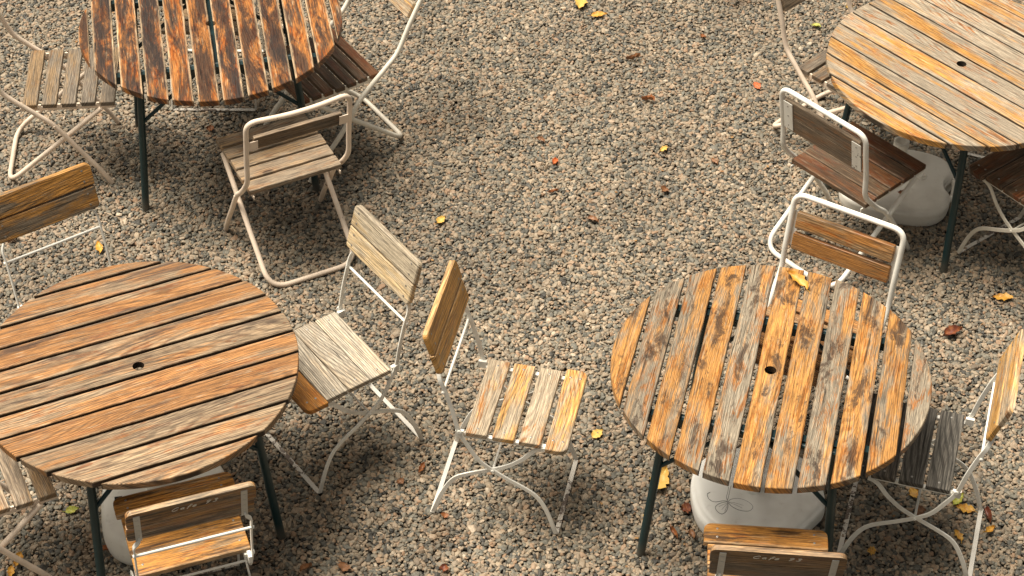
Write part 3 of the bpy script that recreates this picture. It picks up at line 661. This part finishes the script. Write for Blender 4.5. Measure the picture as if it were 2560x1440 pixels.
def leaf(x, y, z, L, yaw, kind, label, i):
    L *= .74 if kind in ('darkred', 'rust', 'brown') else .86
    rnd = random.Random(100 + i); on_ground = z < .05
    wd = L * (rnd.uniform(.3, .44) if kind in ('yellow', 'green', 'red') else rnd.uniform(.2, .32)); curl = rnd.uniform(.25, .55) if kind in ('brown', 'rust', 'darkred') else rnd.uniform(.08, .28)
    if L < .04: wd = L * .7
    nu, nv = 14, 6; vs_ = []; fs = []; ph = rnd.uniform(0, 6)
    for a in range(nu + 1):
        u = a / nu; hw = wd * (math.sin(PI * min(1, u * .97 + .03)) ** .75) * (1.15 - .45 * u) * (1 + .16 * math.sin(u * 21 + ph) + .1 * math.sin(u * 37 + ph))
        for b in range(-nv // 2, nv // 2 + 1):
            v = b / (nv / 2)
            zz = curl * L * .55 * v * v + L * .18 * curl * math.sin(u * 5 + ph) + .002 * math.sin(u * 17 + v * 5 + ph) - .0012 * (1 - abs(v)) + curl * L * .3 * (u - .5) ** 2
            vs_.append(((u - .5) * L + L * .05 * math.sin(v * 2), v * hw * (1 - .35 * curl), zz))
    m_ = nv + 1
    for a in range(nu):
        for b in range(nv): fs.append((a * m_ + b, a * m_ + b + 1, (a + 1) * m_ + b + 1, (a + 1) * m_ + b))
    zmin = min(p[2] for p in vs_)
    n0 = len(vs_); th = .0006
    allv = vs_ + [(p[0], p[1], p[2] - th) for p in vs_]
    allf = fs + [tuple(n0 + q for q in reversed(f)) for f in fs]
    mb = MB(); mb.add(allv, allf, smooth=True)
    mb.tube([(-L * .5, 0, vs_[3][2]), (-L * .62, .002, vs_[3][2] + .002), (-L * .72, .004, vs_[3][2] + .001)], .0009, 5)
    o_ = mb.build('fallen_leaf', LM[kind]); o_.location = (x, y, z - zmin + (-.003 if on_ground else .001)); o_.rotation_euler = (rnd.uniform(-.15, .15) if on_ground else 0, rnd.uniform(-.12, .12) if on_ground else 0, yaw + (PI if rnd.random() < .5 else 0))
    tag(o_, label, 'leaf', 'fallen autumn leaves')
LEAVES = [
(0.326,8.328,0.0120,0.121,1.35,'yellow','yellow leaf standing on edge in the gravel at the top edge of the picture'),
(0.411,8.236,0.0120,0.090,0.16,'gold','golden oval leaf lying flat on the open gravel near the top edge'),
(0.563,7.872,0.0120,0.088,0.16,'brown','long brown curled leaf on the open gravel below the golden oval leaf'),
(0.903,8.056,0.0120,0.039,0.76,'rust','tiny rust flake of leaf on the gravel between the two upper tables'),
(1.455,8.154,0.0120,0.053,-0.59,'green','pale green leaf on the gravel beside the upper right table'),
(1.130,7.665,0.0120,0.043,0.54,'red','small brick red leaf left of the cream chair at the upper right table'),
(0.618,7.545,0.0120,0.080,-0.42,'rust','rust coloured curled leaf on the open gravel left of the white tubular chair'),
(0.670,7.178,0.0120,0.057,0.74,'yellow','pale yellow leaf scrap in the middle of the open gravel'),
(0.185,7.084,0.0120,0.058,1.22,'red','small bright red orange leaf in the middle of the open gravel'),
(0.176,6.874,0.0120,0.056,0.15,'rust','narrow rust leaf just below the small bright red leaf'),
(0.121,7.242,0.0120,0.058,-0.53,'brown','crumpled brown leaf above the small bright red leaf'),
(0.343,6.686,0.0120,0.073,-0.51,'brown','narrow dark brown twig like leaf above the two back to back chairs'),
(-0.306,6.676,0.0120,0.064,0.94,'yellow','round pale yellow leaf right of the bleached chair back'),
(0.658,6.887,0.0120,0.052,0.98,'brown','small brown leaf scrap above the lower right table'),
(-1.365,7.307,0.0120,0.043,0.01,'rust','small rust leaf in the shade under the dark upper left table'),
(0.890,7.092,0.0120,0.056,-0.78,'brown','thin brown leaf stalk on the gravel left of the white chair legs'),
(-2.104,6.528,0.0120,0.073,0.70,'brown','curled brown leaf at the left edge below the upright chair back'),
(-1.736,6.485,0.0120,0.084,-1.31,'gold','slim golden leaf leaning beside the thin chair leg above the lower left table'),
(2.010,6.208,0.0120,0.093,-0.20,'gold','long golden leaf on the gravel near the right edge'),
(1.771,5.992,0.0120,0.121,0.46,'darkred','large dark red curled leaf on the gravel right of the lower right table'),
(0.329,5.415,0.0120,0.067,0.76,'yellow','bright yellow pointed leaf on the gravel right of the lone middle chair'),
(0.556,5.175,0.0120,0.144,1.13,'yellow','large torn bright yellow leaf by the left leg of the lower right table'),
(0.500,4.986,0.0120,0.036,0.64,'yellow','little yellow leaf lying below the large torn bright yellow leaf'),
(-0.335,5.225,0.0120,0.074,1.13,'rust','rust red strip of leaf on the gravel behind the lone middle chair'),
(-0.408,5.158,0.0120,0.036,-0.90,'brown','small square brown leaf left of the rust red strip'),
(-0.240,4.993,0.0120,0.035,1.47,'rust','rust leaf tip under the rear foot of the lone middle chair'),
(1.300,4.838,0.0120,0.037,0.01,'gold','round golden leaf in the shade under the lower right table'),
(1.653,5.089,0.0120,0.074,0.77,'green','green leaf caught behind the white leg of the right chair'),
(1.670,5.046,0.0120,0.080,-0.23,'gold','orange gold leaf lying below the green leaf'),
(1.744,4.943,0.0120,0.060,0.68,'gold','golden leaf tip right of the right hand chair foot bar'),
(1.625,4.917,0.0120,0.065,-1.30,'gold','slim upright golden leaf inside the feet of the right chair'),
(1.746,5.011,0.0120,0.086,-1.39,'darkred','dark red curled leaf outside the right chair foot bar'),
(1.494,5.123,0.0120,0.043,0.44,'gold','gold leaf scrap just under the dark grey seat'),
(1.503,5.028,0.0120,0.054,0.12,'brown','tan narrow leaf on the gravel below the dark grey seat'),
(-1.606,5.009,0.0120,0.057,0.37,'green','olive green leaf in the shade by the tank under the lower left table'),
(-1.758,4.765,0.0120,0.079,1.40,'gold','orange leaf at the bottom left corner beside a cream chair leg'),
(-1.772,4.709,0.0120,0.065,1.62,'gold','second orange leaf at the bottom left corner cut by the picture edge'),
(-1.455,4.813,0.0120,0.090,0.36,'rust','long red brown leaf in the shade behind the lettered lower left chair'),
(0.644,5.034,0.0120,0.054,0.24,'darkred','dark red brown leaf touching the left side of the butterfly tank'),
(0.594,4.913,0.0120,0.078,-1.20,'rust','red brown sliver of leaf left of the bottom chair seat'),
(0.659,4.908,0.0120,0.062,-1.36,'brown','tan sliver of leaf between the red brown sliver and the bottom seat'),
(-0.592,4.742,0.0120,0.054,1.36,'brown','brown leaf at the bottom edge left of the middle'),
(-0.235,4.742,0.0120,0.040,1.47,'darkred','dark red leaf scrap at the bottom edge below the middle chair'),
(-0.727,4.737,0.0120,0.066,0.68,'brown','brown twig like leaf at the bottom edge beside the lettered chair'),
(1.204,6.770,0.0120,0.034,0.01,'yellow','tiny yellow leaf touching the white chair rail between two chair backs'),
(1.632,8.320,0.0120,0.042,0.30,'yellow','small yellow leaf under the cream chair at the top edge'),
(1.027,5.496,0.7245,0.125,-0.96,'gold','long curled golden leaf lying on the lower right tabletop'),
(1.658,6.762,0.1080,0.035,-0.55,'rust','small rust leaf resting on the white plastic tank'),
]
for i, a in enumerate(LEAVES): leaf(*a, i)

# crumbled leaf litter between the stones: far too small and many to count
mb = MB(); rnd = random.Random(5)
for i in range(260):
    y = rnd.uniform(4.2, 8.8); x = rnd.uniform(-1, 1) * (1.5 + (y - 4) * .27); a = rnd.uniform(0, PI * 2); L = rnd.uniform(.004, .011); W = L * rnd.uniform(.2, .7); z = .006 + rnd.uniform(0, .004)
    q = []
    for k in range(6):
        b = 2 * PI * k / 6; r_ = rnd.uniform(.7, 1.1); u, v = L * math.cos(b) * r_, W * math.sin(b) * r_
        q.append((x + u * math.cos(a) - v * math.sin(a), y + u * math.sin(a) + v * math.cos(a), z + rnd.uniform(0, .003)))
    mb.add(q + [(p[0], p[1], p[2] - .0008) for p in q], [tuple(range(6)), tuple(range(11, 5, -1))] + [(k, (k + 1) % 6, (k + 1) % 6 + 6, k + 6) for k in range(6)])
g = mb.build('leaf_litter', leaf_mat('leaf crumbs', (.34, .19, .07), (.22, .10, .04))); tag(g, 'tiny crumbs of dry leaf scattered between the pebbles', kind='stuff')
